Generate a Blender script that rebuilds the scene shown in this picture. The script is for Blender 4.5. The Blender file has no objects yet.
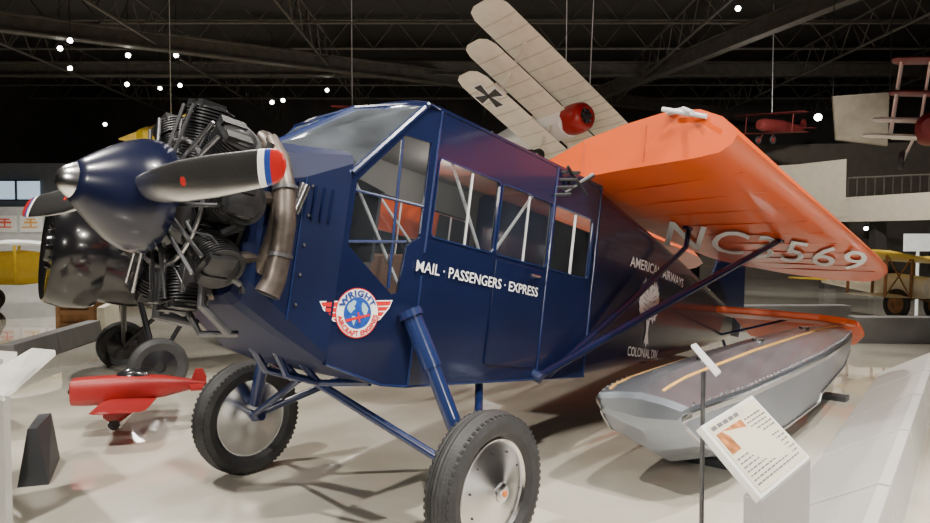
import bpy, bmesh, math, random
from mathutils import Vector as V, Matrix, Euler
random.seed(3)
SC=bpy.context.scene; C=SC.collection
F=700.0; CX=465.0; CY=261.5; CAM=V((0,0,1.7)); PIT=math.atan(26/700.0)
R=math.radians; PI=math.pi
# ---------------- camera
cd=bpy.data.cameras.new('camera'); cam=bpy.data.objects.new('camera',cd); C.objects.link(cam)
cam.location=CAM; cam.rotation_euler=(PI/2-PIT,0,0); cd.lens=F*36/930; cd.sensor_width=36; cd.clip_end=200
SC.camera=cam
def ray(px,py):
    f=V((0,math.cos(PIT),-math.sin(PIT))); u=V((0,math.sin(PIT),math.cos(PIT)))
    return f+V((1,0,0))*((px-CX)/F)+u*((CY-py)/F)
def G(px,py,z=0):
    d=ray(px,py); t=(z-CAM.z)/d.z; return CAM+d*t
def at(px,py,Y):
    d=ray(px,py); return CAM+d*(Y/d.y)
# ---------------- aeroplane body frame : x aft, y starboard, z up
YAW=R(40.4); BP=R(10.7)
h=V((math.sin(YAW),math.cos(YAW),0))
A=V((h.x*math.cos(BP),h.y*math.cos(BP),-math.sin(BP))); S=V((-h.y,h.x,0)); U=A.cross(S)
O=V((-.74,4.27,1.656))
LM=Matrix(((A.x,S.x,U.x,O.x),(A.y,S.y,U.y,O.y),(A.z,S.z,U.z,O.z),(0,0,0,1)))
LI=LM.inverted()
def lray(px,py): return LI@CAM, (LI.to_3x3()@ray(px,py))
def sidehit(px,py,y):
    o,d=lray(px,py); t=(y-o.y)/d.y; return o+d*t
def tophit(px,py,z):
    o,d=lray(px,py); t=(z-o.z)/d.z; return o+d*t
# ---------------- materials
MC={}
def mat(name,col,rough=.5,metal=0.0,coat=0.0,var=.12,vs=4.0,bump=0.0,bs=60.0,emit=0.0,spec=.5):
    if name in MC: return MC[name]
    m=bpy.data.materials.new(name); m.use_nodes=True; nt=m.node_tree; b=nt.nodes['Principled BSDF']
    tc=nt.nodes.new('ShaderNodeTexCoord')
    n=nt.nodes.new('ShaderNodeTexNoise'); n.inputs['Scale'].default_value=vs; n.inputs['Detail'].default_value=4
    nt.links.new(tc.outputs['Object'],n.inputs['Vector'])
    r=nt.nodes.new('ShaderNodeValToRGB')
    r.color_ramp.elements[0].position=.3; r.color_ramp.elements[1].position=.7
    r.color_ramp.elements[0].color=(*[c*(1-var) for c in col],1); r.color_ramp.elements[1].color=(*[min(1,c*(1+var)) for c in col],1)
    nt.links.new(n.outputs['Fac'],r.inputs['Fac']); nt.links.new(r.outputs['Color'],b.inputs['Base Color'])
    b.inputs['Roughness'].default_value=rough; b.inputs['Metallic'].default_value=metal
    b.inputs['Coat Weight'].default_value=coat; b.inputs['Coat Roughness'].default_value=.08
    b.inputs['Specular IOR Level'].default_value=spec
    if bump:
        n2=nt.nodes.new('ShaderNodeTexNoise'); n2.inputs['Scale'].default_value=bs; nt.links.new(tc.outputs['Object'],n2.inputs['Vector'])
        bp=nt.nodes.new('ShaderNodeBump'); bp.inputs['Strength'].default_value=bump; bp.inputs['Distance'].default_value=.01
        nt.links.new(n2.outputs['Fac'],bp.inputs['Height']); nt.links.new(bp.outputs['Normal'],b.inputs['Normal'])
    if emit:
        b.inputs['Emission Color'].default_value=(*col,1); b.inputs['Emission Strength'].default_value=emit
    MC[name]=m; return m
def glassmat(name,tint=(.8,.85,.9),fac=.10,haze=.0):
    m=bpy.data.materials.new(name); m.use_nodes=True; nt=m.node_tree; nt.nodes.clear()
    o=nt.nodes.new('ShaderNodeOutputMaterial'); t=nt.nodes.new('ShaderNodeBsdfTransparent'); g=nt.nodes.new('ShaderNodeBsdfGlossy')
    t.inputs['Color'].default_value=(*tint,1); g.inputs['Roughness'].default_value=.03
    lw=nt.nodes.new('ShaderNodeLayerWeight'); lw.inputs['Blend'].default_value=.25
    ad=nt.nodes.new('ShaderNodeMath'); ad.operation='ADD'; ad.use_clamp=True; ad.inputs[1].default_value=fac
    mx=nt.nodes.new('ShaderNodeMixShader'); nt.links.new(lw.outputs['Fresnel'],ad.inputs[0]); nt.links.new(ad.outputs[0],mx.inputs[0])
    nt.links.new(t.outputs[0],mx.inputs[1]); nt.links.new(g.outputs[0],mx.inputs[2])
    df=nt.nodes.new('ShaderNodeBsdfDiffuse'); df.inputs['Color'].default_value=(.46,.53,.62,1)
    nz=nt.nodes.new('ShaderNodeTexNoise'); nz.inputs['Scale'].default_value=2.5; mu=nt.nodes.new('ShaderNodeMath'); mu.operation='MULTIPLY'; mu.inputs[1].default_value=haze*2
    nt.links.new(nz.outputs['Fac'],mu.inputs[0]); m2=nt.nodes.new('ShaderNodeMixShader'); nt.links.new(mu.outputs[0],m2.inputs[0]); nt.links.new(mx.outputs[0],m2.inputs[1]); nt.links.new(df.outputs[0],m2.inputs[2])
    nt.links.new(m2.outputs[0],o.inputs[0])
    return m
M_blue=mat('navy_paint',(.0060,.0098,.038),.22,coat=.30,var=.12,vs=3,bump=.12,bs=6,spec=.35)
M_cowl=mat('navy_cowl_paint',(.0060,.0100,.040),.45,var=.12,vs=3,spec=.14)
M_strut=mat('blue_strut_paint',(.009,.019,.075),.25,coat=.3)
M_org=mat('orange_fabric',(.66,.088,.008),.34,coat=.18,var=.07,vs=2,bump=.05,bs=6)
M_orgd=mat('orange_seam',(.38,.05,.008),.5)
M_silver=mat('polished_metal',(.60,.60,.61),.22,metal=.97,var=.05)
M_hub=mat('hub_aluminium',(.66,.66,.67),.22,metal=1,var=.06)
M_alu=mat('float_aluminium',(.29,.32,.37),.26,metal=.75,var=.18,vs=2.2,bump=.14,bs=6)
M_steel=mat('dark_steel',(.034,.034,.037),.4,metal=.6,var=.3,vs=20)
M_case=mat('crankcase_grey',(.10,.10,.11),.4,metal=.6,var=.2,vs=12)
M_rod=mat('pushrod_chrome',(.36,.36,.38),.3,metal=1)
M_exh=mat('exhaust_steel',(.13,.108,.095),.42,metal=.75,var=.45,vs=9)
M_rub=mat('tyre_rubber',(.022,.022,.024),.6,var=.25,vs=15,bump=.2)
M_white=mat('white_paint',(.88,.88,.86),.4,var=.03)
M_red=mat('red_paint',(.42,.014,.012),.33,coat=.2,var=.08)
M_cream=mat('cream_fabric',(.86,.82,.69),.5,var=.06)
M_rib=mat('cream_rib_tape',(.62,.58,.46),.5)
M_black=mat('black_paint',(.012,.012,.014),.2,coat=.6,var=.2)
M_dkblue=mat('deep_blue_mark',(.02,.05,.24),.35)
M_ltblue=mat('globe_blue',(.010,.06,.32),.35,var=.3,vs=30)
M_yel=mat('yellow_paint',(.75,.52,.03),.4,var=.1)
M_panel=mat('white_sign_panel',(.66,.65,.61),.45,var=.04,vs=1.5)
M_ped=mat('pale_grey_pedestal',(.34,.34,.33),.5,var=.05,vs=2)
M_bar=mat('pale_barrier_panel',(.50,.495,.47),.5,var=.06,vs=1.2)
M_grey=mat('grey_barrier_panel',(.22,.22,.22),.55,var=.1)
M_dkgrey=mat('dark_grey_panel',(.05,.053,.06),.5,var=.1)
M_wood=mat('crate_wood',(.30,.14,.05),.6,var=.3,vs=8)
M_seat=mat('brown_seat_leather',(.12,.06,.035),.6,var=.2)
M_tube=mat('cabin_tube_paint',(.60,.62,.64),.4)
M_int=mat('cabin_lining_fabric',(.11,.105,.10),.7)
M_glass=glassmat('window_glass',(.92,.94,.96),.12,.02)
M_wsglass=glassmat('windshield_glass',(.86,.90,.94),.12,.10)
M_lamp=mat('lamp_glow',(1,.95,.85),.5,emit=30)
M_can=mat('lamp_housing',(.02,.02,.02),.5)
M_beam=mat('ceiling_beam_paint',(.085,.078,.068),.6,var=.25)
M_stripe=mat('orange_stripe',(.72,.40,.10),.4)
M_amber=mat('amber_cap',(.60,.16,.02),.35)
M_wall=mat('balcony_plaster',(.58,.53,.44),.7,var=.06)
# ---------------- mesh builder
def W(o):
    m=o.matrix_basis.copy()
    while o.parent: o=o.parent; m=o.matrix_basis@m
    return m
class MB:
    def __init__(s,T=None): s.bm=bmesh.new(); s.T=T if T is not None else Matrix()
    def v(s,p): return s.bm.verts.new(s.T@V(p))
    def f(s,vs):
        try: return s.bm.faces.new(vs)
        except Exception: return None
    def poly(s,pts): return s.f([s.v(p) for p in pts])
    def loft(s,rings,cap0=True,cap1=True,closed=True):
        rr=[[s.v(p) for p in r] for r in rings]; n=len(rr[0])
        for a,b in zip(rr,rr[1:]):
            for i in range(n if closed else n-1):
                j=(i+1)%n; s.f([a[i],a[j],b[j],b[i]])
        if cap0: s.f(rr[0][::-1])
        if cap1: s.f(rr[-1])
        return s
    def tube(s,pts,r,seg=10,cap=True,flat=None):
        pts=[V(p) for p in pts]; n=len(pts); rs=r if isinstance(r,(list,tuple)) else [r]*n
        d0=(pts[1]-pts[0]).normalized(); ref=V((0,0,1)) if abs(d0.z)<.9 else V((1,0,0))
        a=d0.cross(ref).normalized(); rings=[]
        for i,p in enumerate(pts):
            d=(pts[min(i+1,n-1)]-pts[max(i-1,0)]).normalized()
            a=(a-d*a.dot(d)).normalized(); b=d.cross(a); k=flat or 1
            rings.append([p+(a*math.cos(t)*k+b*math.sin(t))*rs[i] for t in [2*PI*q/seg for q in range(seg)]])
        return s.loft(rings,cap,cap)
    def lathe(s,prof,M=None,seg=32,cap=True):
        M=M if M is not None else Matrix()
        rings=[[M@V((r*math.cos(t),r*math.sin(t),z)) for t in [2*PI*q/seg for q in range(seg)]] for r,z in prof]
        return s.loft(rings,cap,cap)
    def box(s,c,d,M=None):
        M=M if M is not None else Matrix(); c=V(c)
        vs=[s.v(M@(c+V((x*d[0]/2,y*d[1]/2,z*d[2]/2)))) for x in(-1,1) for y in(-1,1) for z in(-1,1)]
        for q in((0,1,3,2),(4,6,7,5),(0,4,5,1),(2,3,7,6),(0,2,6,4),(1,5,7,3)): s.f([vs[i] for i in q])
        return s
    def slab(s,pts,off):
        off=V(off); return s.loft([[V(p) for p in pts],[V(p)+off for p in pts]])
    def holes(s,outer,holes,fn,thick):
        bm=s.bm; es=[]
        for loop in [outer]+holes:
            vs=[s.v(fn(*p)) for p in loop]
            for i in range(len(vs)): es.append(bm.edges.new((vs[i],vs[(i+1)%len(vs)])))
        r=bmesh.ops.triangle_fill(bm,use_beauty=True,use_dissolve=False,edges=es)
        fs=[g for g in r['geom'] if isinstance(g,bmesh.types.BMFace)]
        ex=bmesh.ops.extrude_face_region(bm,geom=fs)
        off=s.T.to_3x3()@V(thick)
        for g in ex['geom']:
            if isinstance(g,bmesh.types.BMVert): g.co+=off
        return s
    def build(s,name,m,parent=None,smooth=True,ang=35,label=None,bevel=0):
        bm=s.bm; bmesh.ops.recalc_face_normals(bm,faces=bm.faces[:])
        if parent is not None: bm.transform(W(parent).inverted())
        me=bpy.data.meshes.new(name); bm.to_mesh(me); bm.free()
        me.materials.append(m)
        if smooth:
            me.polygons.foreach_set('use_smooth',[True]*len(me.polygons)); me.set_sharp_from_angle(angle=R(ang))
        o=bpy.data.objects.new(name,me); C.objects.link(o)
        if parent is not None: o.parent=parent
        if label: o['label']=label
        if bevel:
            b=o.modifiers.new('bevel','BEVEL'); b.width=bevel; b.segments=2; b.limit_method='ANGLE'
        return o
def thing(name,label,cat,loc,rotz=0,group=None):
    o=bpy.data.objects.new(name,None); C.objects.link(o); o.location=loc; o.rotation_euler=(0,0,rotz)
    o.empty_display_size=.2; o['label']=label; o['category']=cat
    if group: o['group']=group
    return o
def tag(o,label,cat,group=None):
    o['label']=label; o['category']=cat
    if group: o['group']=group
    return o
def struct(o): o['kind']='structure'; return o
def glyphs(txt,size,off=0.0,align='CENTER',space=1.0):
    cu=bpy.data.curves.new('t','FONT'); cu.body=txt; cu.size=size; cu.offset=off; cu.align_x=align; cu.resolution_u=3; cu.space_character=space
    ob=bpy.data.objects.new('t',cu); C.objects.link(ob); dg=bpy.context.evaluated_depsgraph_get(); dg.update()
    me=bpy.data.meshes.new_from_object(ob.evaluated_get(dg))
    vs=[v.co.copy() for v in me.vertices]; fs=[list(p.vertices) for p in me.polygons]
    bpy.data.objects.remove(ob); bpy.data.curves.remove(cu); bpy.data.meshes.remove(me)
    return vs,fs
def text_into(mb,txt,size,fn,off=0.0,align='CENTER',space=1.0):
    vs,fs=glyphs(txt,size,off,align,space)
    vv=[mb.v(fn(v.x,v.y)) for v in vs]
    for f in fs: mb.f([vv[i] for i in f])
def sup(x,hw,zt,zb,n=2.5,N=40,yc=0):
    zc=(zt+zb)/2; hh=(zt-zb)/2; r=[]
    for i in range(N):
        t=2*PI*i/N; c,s_=math.cos(t),math.sin(t)
        r.append((x,yc+hw*math.copysign(abs(c)**(2/n),c),zc+hh*math.copysign(abs(s_)**(2/n),s_)))
    return r
def axisM(p,d,ref=(0,0,1)):
    d=V(d).normalized(); ref=V(ref)
    if abs(d.dot(ref))>.95: ref=V((1,0,0))
    x=ref.cross(d).normalized(); y=d.cross(x); p=V(p)
    return Matrix(((x.x,y.x,d.x,p.x),(x.y,y.y,d.y,p.y),(x.z,y.z,d.z,p.z),(0,0,0,1)))
def axM(x):
    return Matrix(((0,0,-1,x),(0,1,0,0),(1,0,0,0),(0,0,0,1)))
# ================= ROOM =================
m=bpy.data.materials.new('polished_floor'); m.use_nodes=True; nt=m.node_tree; b=nt.nodes['Principled BSDF']
tc=nt.nodes.new('ShaderNodeTexCoord'); n=nt.nodes.new('ShaderNodeTexNoise'); n.inputs['Scale'].default_value=.6; n.inputs['Detail'].default_value=5
nt.links.new(tc.outputs['Object'],n.inputs['Vector']); r=nt.nodes.new('ShaderNodeValToRGB')
r.color_ramp.elements[0].color=(.58,.53,.43,1); r.color_ramp.elements[1].color=(.80,.76,.66,1); r.color_ramp.elements[0].position=.35; r.color_ramp.elements[1].position=.62
nt.links.new(n.outputs['Fac'],r.inputs['Fac']); nt.links.new(r.outputs['Color'],b.inputs['Base Color']); b.inputs['Roughness'].default_value=.05; b.inputs['Coat Weight'].default_value=1.0; b.inputs['Coat Roughness'].default_value=.03; b.inputs['Coat IOR'].default_value=1.9
M_floor=m
mb=MB(); mb.box((0,16,-.05),(44,48,.1)); struct(mb.build('floor',M_floor,smooth=False))
M_dark=mat('dark_hall_wall',(.045,.041,.038),.8,var=.25,vs=1)
M_ceil=mat('black_ceiling',(.03,.027,.024),.9)
mb=MB(); mb.box((0,16,9.55),(44,48,.1)); struct(mb.build('ceiling',M_ceil,smooth=False))
for nm,c,d in (('wall_back',(0,39.9,4.75),(44,.2,9.5)),('wall_front',(0,-7.9,4.75),(44,.2,9.5)),('wall_left',(-21.9,16,4.75),(.2,48,9.5)),('wall_right',(21.9,16,4.75),(.2,48,9.5))):
    mb=MB(); mb.box(c,d); struct(mb.build(nm,M_dark,smooth=False))
def beam(p0,p1,hh=.55,w=.35):
    p0,p1=V(p0),V(p1); d=(p1-p0).normalized(); s_=V((-d.y,d.x,0))*w/2; u=V((0,0,1)); mb=MB()
    for z0,z1,k in((0,.06,1),(hh-.06,hh,1),(.06,hh-.06,.15)):
        mb.loft([[p-s_*k+u*z0,p+s_*k+u*z0,p+s_*k+u*z1,p-s_*k+u*z1] for p in(p0,p1)])
    return mb.build('ceiling_beam',M_beam,smooth=False)
for p0,p1 in (((-21,16.6,7.7),(18,39,7.7)),((4.5,36,7.7),(13,8,7.7)),((-21,28,8.0),(20,28,8.0)),((-21,9,8.0),(20,9,8.0))):
    struct(beam(p0,p1))
def truss(p0,p1,dep=.9,n=14):
    p0,p1=V(p0),V(p1); mb=MB(); u=V((0,0,dep))
    mb.tube([p0,p1],.045,6); mb.tube([p0+u,p1+u],.045,6)
    for i in range(n):
        a=p0.lerp(p1,i/n); c=p0.lerp(p1,(i+1)/n); q=p0.lerp(p1,(i+.5)/n)+u
        mb.tube([a,q],.020,5); mb.tube([q,c],.020,5)
    return struct(mb.build('ceiling_truss',M_beam))
for y in (16,19,22,25,31,34): truss((-21,y,8.3),(21,y,8.3),1.0,26)
for x in (-15,-10,-5,1,7,13,18): truss((x,10,7.9),(x,39,7.9),1.0,22)
# balcony at right
def band(bp,z0,z1,th=.25):
    pts=[V((at(px,235,Y).x,Y,0)) for px,Y in bp]; rings=[]
    for p in pts:
        rings.append([p+V((0,0,z0)),p+V((.1,th,z0)),p+V((.1,th,z1)),p+V((0,0,z1))])
    return rings
mb=MB()
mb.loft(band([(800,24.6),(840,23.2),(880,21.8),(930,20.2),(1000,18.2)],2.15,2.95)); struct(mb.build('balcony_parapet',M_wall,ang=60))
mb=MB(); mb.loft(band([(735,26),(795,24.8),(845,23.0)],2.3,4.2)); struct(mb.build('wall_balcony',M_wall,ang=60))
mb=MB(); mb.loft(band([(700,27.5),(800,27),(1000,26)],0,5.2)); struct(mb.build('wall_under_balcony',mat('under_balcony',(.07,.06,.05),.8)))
for px in (845,897,960):
    p=at(px,235,21.5); mb=MB(); mb.box((p.x,p.y+1,1.07),(.35,.35,2.15)); struct(mb.build('wall_column',M_dark,smooth=False))
p=at(918,241,20); mb=MB(); mb.box((p.x,p.y,1.5),(.8,.05,.5)); mb.box((p.x,p.y,.62),(.06,.05,1.3)); mb.box((p.x,p.y,.02),(.5,.3,.04)); tag(mb.build('display_screen',mat('pale_screen',(.6,.62,.6),.5,emit=.5),smooth=False),'pale bright rectangular display screen under the balcony at far right','screen')
mb=MB()
for k in range(14):
    q=at(848+k*9,190,22.6-k*.14); mb.tube([(q.x,q.y,2.95),(q.x,q.y,3.55)],.015,5)
a_=at(848,190,22.6); c_=at(848+13*9,190,22.6-13*.14); mb.tube([(a_.x,a_.y,3.55),(c_.x,c_.y,3.55)],.03,6)
struct(mb.build('balcony_railing',M_beam))
# left wall area, brightness put in as a faint glow of wall and pictures
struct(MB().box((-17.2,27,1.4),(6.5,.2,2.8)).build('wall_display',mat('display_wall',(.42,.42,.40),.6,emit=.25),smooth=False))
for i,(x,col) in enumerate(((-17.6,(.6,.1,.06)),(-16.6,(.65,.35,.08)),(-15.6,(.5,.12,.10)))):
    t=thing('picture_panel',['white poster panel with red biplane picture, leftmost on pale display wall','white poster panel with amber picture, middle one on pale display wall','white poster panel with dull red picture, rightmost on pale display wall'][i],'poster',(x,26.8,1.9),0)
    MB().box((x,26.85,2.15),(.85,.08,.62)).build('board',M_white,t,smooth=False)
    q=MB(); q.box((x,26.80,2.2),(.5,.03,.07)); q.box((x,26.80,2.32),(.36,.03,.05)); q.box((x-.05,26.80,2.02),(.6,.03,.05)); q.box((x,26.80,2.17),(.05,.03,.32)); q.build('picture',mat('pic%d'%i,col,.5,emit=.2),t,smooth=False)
p=at(14,190,27); 
struct(MB().box((p.x+1,27.4,3.6),(7,.3,1.8)).build('wall_upper',mat('upper_left_wall',(.10,.11,.13),.7),smooth=False))
t=thing('backlit_window','pale blue backlit panel high on far left wall','panel',(p.x,27,p.z))
MB().box((p.x,27.2,p.z),(1.7,.1,.72)).build('glazing',mat('bluish_window',(.45,.6,.75),.5,emit=1.0),t,smooth=False)
q=MB(); q.box((p.x,27.12,p.z),(.06,.06,.8)); q.box((p.x,27.12,p.z-.38),(1.8,.06,.06)); q.box((p.x,27.12,p.z+.38),(1.8,.06,.06)); q.build('frame',M_can,t,smooth=False)
# spotlights in the ceiling
for px,py,Y in ((60,48,22),(70,68,24),(128,55,23),(105,124,30),(127,84,26),(272,102,27),(283,100,28),(818,117,28),(176,55,24),(180,85,27),(160,88,30),(70,40,21),(327,90,29),(738,8,20),(866,228,26)):
    p=at(px,py,Y); t=thing('spotlight','small black spotlight glowing high among the dark ceiling trusses','spotlight',p,0,'ceiling spotlights')
    d=V((-p.x*.5,-p.y*.5,-6)).normalized(); M=axisM(p,d); big=.14 if px==818 else .075
    MB().lathe([(.05,-.18),(.09,-.16),(big+.03,.05),(big+.015,.05)],M,12).build('housing',M_can,t)
    MB().lathe([(.001,.045),(big,.055),(big,.06)],M,12).build('lens',M_lamp,t)
    MB().tube([p-d*.15,(p.x,p.y,9.5 if px!=866 else p.z+.3)],.012,5).build('hanger_rod',M_can,t)
# ================= AEROPLANE =================
AP=thing('airplane','dark blue cabin monoplane with folded orange wings, radial engine and tall disc wheels','airplane',(O.x,O.y,0),0)
AP.rotation_euler=(0,0,PI/2-YAW)
def nsec(x,hw,zt,zb,ct,cb):
    hf=[(0,zt+.015),(hw-ct*1.3,zt),(hw-ct*.35,zt-ct*.4),(hw,zt-ct*1.2),(hw,zb+cb),(hw-cb*.40,zb+cb*.20),(hw-cb*1.0,zb),(0,zb-.01)]
    return [(x,y,z) for y,z in hf]+[(x,-y,z) for y,z in hf[-2:0:-1]]
mb=MB(LM)
mb.loft([nsec(-.90,.36,.35,-.42,.20,.12),nsec(-.86,.395,.39,-.46,.20,.12),nsec(-.66,.44,.41,-.58,.16,.10),nsec(-.42,.505,.42,-.705,.06,.05)],True,True)
mb.build('nose_cowl',M_cowl,AP,ang=12)
for sy in(-1,1):
    for i in range(6):
        mb=MB(LM); mb.box((-.74+i*.045,sy*(.425+i*.0115),.10),(.012,.02,.17)); mb.build('cowl_louver',M_blue,AP,smooth=False)
    mb=MB(LM)
    ps=[V((-.655,sy*.448,-.50)),V((-.655,sy*.448,.22))]; mb.tube(ps,.006,6); mb.build('cowl_seam',M_strut,AP)
    for i in range(5):
        mb=MB(LM); mb.lathe([(.008,0),(.008,.006),(.001,.008)],axisM((-.62,sy*.453,-.42+i*.15),(0,sy,0)),8); mb.build('cowl_fastener',M_case,AP)
def sy_(x): return .62 if x>=.06 else .62-(.06-x)*.25
FO=[(-.42,.29),(-.42,-.70),(-.10,-.79),(.06,-.79),(.06,.80),(-.02,.80)]
FH=[(-.385,.265),(-.385,-.08),(-.10,-.30),(-.06,-.28),(-.045,-.02),(.03,.04),(.03,.58),(-.14,.58)]
SOc=[(.06,-.79),(1.95,-.67),(1.95,.80),(.06,.80)]
def rr(x0,x1,z0,z1,r=.03):
    o=[]
    for cx,cz,a0 in((x1-r,z1-r,0),(x0+r,z1-r,90),(x0+r,z0+r,180),(x1-r,z0+r,270)):
        for k in range(4): a=R(a0+30*k); o.append((cx+r*math.cos(a),cz+r*math.sin(a)))
    return o
WIN=[(.095,.685),(.70,1.295),(1.32,1.87)]
for s_ in(-1,1):
    mb=MB(LM); mb.holes(FO,[FH],lambda x,z:(x,s_*sy_(x),z),(0,-s_*.02,0)); mb.build('cockpit_side',M_blue,AP,smooth=False)
    mb=MB(LM); mb.holes(SOc,[rr(a,c,.055,.52) for a,c in WIN],lambda x,z:(x,s_*.62,z),(0,-s_*.02,0)); mb.build('cabin_side',M_blue,AP,smooth=False)
    mb=MB(LM); mb.holes([(.07,-.70),(1.93,-.62),(1.93,.77),(.07,.77)],[rr(a,c,.055,.52) for a,c in WIN],lambda x,z:(x,s_*.596,z),(0,-s_*.004,0)); mb.build('cabin_lining',M_int,AP,smooth=False)
    mb=MB(LM); mb.poly([(x,s_*(sy_(x)-.01),z) for x,z in FH]); mb.build('window_pane',M_glass,AP,smooth=False)
    for a,c in (((-.385,.215),(.03,.215)),((-.15,.56),(-.12,-.27)),((-.385,-.06),(-.05,.0))):
        mb=MB(LM); mb.tube([(a[0],s_*(sy_(a[0])-.006),a[1]),(c[0],s_*(sy_(c[0])-.006),c[1])],.009,8); mb.build('window_mullion',M_strut,AP)
    for a,c in WIN:
        mb=MB(LM); o1=rr(a,c,.055,.52); o2=rr(a+.008,c-.008,.063,.512,.025)
        mb.holes(o1,[o2],lambda x,z:(x,s_*.626,z),(0,-s_*.012,0)); fr=mb.build('window_frame',M_strut,AP,smooth=False)
        mb=MB(LM); mb.poly([(x,s_*.61,z) for x,z in o2]); mb.build('window_pane',M_glass,fr,smooth=False)
        mb=MB(LM); mb.box(((a+c)/2+.02,s_*.612,.283),(.010,.012,.44)); mb.build('window_divider',M_tube,fr,smooth=False)
mb=MB(LM); rings=[]
for x,z0,cr in((-.06,.79,.0),(-.03,.80,.045),(.1,.80,.07),(.8,.80,.08),(1.95,.79,.05)):
    ring=[(x,-.625,z0-.02)]+[(x,-.60+1.2*i/12,z0+cr*math.sin(PI*(i+.0)/12)**.5+.005) for i in range(13)]+[(x,.625,z0-.02)]
    rings.append(ring)
mb.loft(rings,closed=True); mb.build('cabin_roof',M_blue,AP)
mb=MB(LM); mb.box((1.0,0,.765),(1.8,1.15,.006)); mb.build('headliner',M_int,AP,smooth=False)
mb=MB(LM); mb.loft([[(x,-w,z),(x,w,z),(x,w,z+.02),(x,-w,z+.02)] for x,w,z in((-.42,.49,-.705),(-.10,.575,-.79),(.06,.615,-.79),(1.95,.615,-.67))]); mb.build('cabin_floor',M_cowl,AP,smooth=False)
mb=MB(LM)
mb.loft([sup(1.95,.625,.79,-.67,16),sup(3.0,.54,.68,-.555,12),sup(4.2,.40,.56,-.42,9),sup(5.4,.24,.43,-.26,7),sup(6.3,.10,.33,-.13,5),sup(6.65,.04,.28,-.05,4)])
mb.build('rear_fuselage',M_blue,AP,ang=30)
wb=[(-.60,0,.44),(-.42,.505,.30),(-.03,.605,.79),(-.06,0,.83)]
for s_ in(-1,1):
    q=[(x,y*s_,z) for x,y,z in wb]
    mb=MB(LM); mb.poly(q); mb.build('windshield_pane',M_wsglass,AP,smooth=False)
    mb=MB(LM); mb.tube([q[0],q[1]],.016,8); mb.tube([q[1],q[2]],.018,8); mb.tube([q[2],q[3]],.016,8)
    mid=[V(q[0]).lerp(V(q[1]),.5),V(q[3]).lerp(V(q[2]),.5)]; mb.tube(mid,.010,8)
    mb.build('windshield_frame',M_strut,AP)
mb=MB(LM); mb.tube([wb[0],wb[3]],.018,8); mb.build('windshield_frame',M_strut,AP)
mb=MB(LM); mb.poly([(-.60,0,.43),(-.42,.5,.29),(-.2,.54,.24),(-.2,-.54,.24),(-.42,-.5,.29)]); mb.build('instrument_coaming',M_int,AP,smooth=False)
mb=MB(LM); mb.box((-.2,0,.05),(.02,1.0,.38)); ip=mb.build('instrument_panel',M_dkgrey,AP,smooth=False)
for i in range(5): mb=MB(LM); mb.lathe([(.045,0),(.045,.01),(.001,.012)],axisM((-.19,-.3+i*.15,.08),(1,0,0)),16); mb.build('gauge',M_white,ip)
for x in(.50,1.15):
    for y in(-.28,.28):
        mb=MB(LM); mb.box((x,y,-.38),(.42,.42,.10)); mb.box((x+.2,y,-.16),(.07,.42,.40)); mb.build('cabin_seat',M_seat,AP,smooth=False,bevel=.02)
mb=MB(LM); mb.box((-.02,.2,-.32),(.35,.4,.1)); mb.box((.15,.2,-.1),(.07,.4,.40)); mb.build('pilot_seat',M_dkgrey,AP,smooth=False,bevel=.02)
for a,c in (((-.36,-.47,.26),(-.04,-.56,-.24)),((.12,-.55,.76),(.9,-.55,-.3)),((.7,-.56,.0),(1.25,-.56,.7)),((.1,.55,.1),(.68,.55,.5)),((.7,.55,.5),(1.25,.55,.1)),((-.3,-.3,.3),(.05,-.3,.78)),((-.3,.3,.3),(.05,.3,.78))):
    mb=MB(LM); mb.tube([a,c],.010,8); mb.build('cabin_tube',M_tube,AP)
mb=MB(LM); mb.box((.985,-.625,-.30),(.54,.012,.66)); d=mb.build('door',M_blue,AP,smooth=False,bevel=.004)
mb=MB(LM); mb.tube([(1.16,-.635,-.02),(1.16,-.665,-.02),(1.06,-.665,-.02)],.009,8); mb.build('handle',M_silver,d)
for pts in ([(.07,-.622,-.78),(.07,-.622,-.17)],[(.07,-.622,-.04),(.07,-.622,.78)],[(1.308,-.622,-.72),(1.308,-.622,.78)],[(1.93,-.622,-.66),(1.93,-.622,.78)],[(-.42,-.506,-.70),(-.10,-.585,-.785),(.06,-.62,-.785),(1.95,-.62,-.665)]):
    mb=MB(LM); mb.tube(pts,.007,8); mb.build('seam_strip',M_strut,AP)
a0=sidehit(416,264,-.63); a1=sidehit(537,294,-.63)
TX='MAIL \u00b7 PASSENGERS \u00b7 EXPRESS'
L_=a1.x-a0.x; vs,fs=glyphs(TX,.1,.0006)
w0=max(v.x for v in vs)-min(v.x for v in vs); k=L_/w0
mb=MB(LM); text_into(mb,TX,.1,lambda u,v:((a0.x+a1.x)/2+u*k,-.634,(a0.z+a1.z)/2-.028+v*.88),.0006)
mb.build('lettering',M_white,AP,smooth=False,label='white capital lettering reading mail passengers express')
# nose emblem
ec=sidehit(357,313,-.535); eu=V((.97,-.2425,0)).normalized(); en=V((-.2425,-.97,0)).normalized(); ey=-sy_(ec.x)
EC=V((ec.x,ey,ec.z)); ca,sa=math.cos(R(8)),math.sin(R(8))
def EP(u,v,k=0):
    u,v=u*.94,v*.98
    return EC+eu*(u*ca-v*sa)+V((0,0,1))*(u*sa+v*ca)+en*(.004+.0012*k)
def disc(mb,r,k,n=40,u0=0,v0=0): mb.poly([EP(u0+r*math.cos(2*PI*i/n),v0+r*math.sin(2*PI*i/n),k) for i in range(n)])
mb=MB(LM)
mb.poly([EP(u,v,0) for u,v in((-.225,.066),(.225,.066),(.204,.022),(.176,-.006),(.144,-.040),(.06,-.058),(-.06,-.058),(-.144,-.040),(-.176,-.006),(-.204,.022))])
emb=mb.build('emblem',M_white,AP,smooth=False,label='round winged emblem in white, red and blue')
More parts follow.
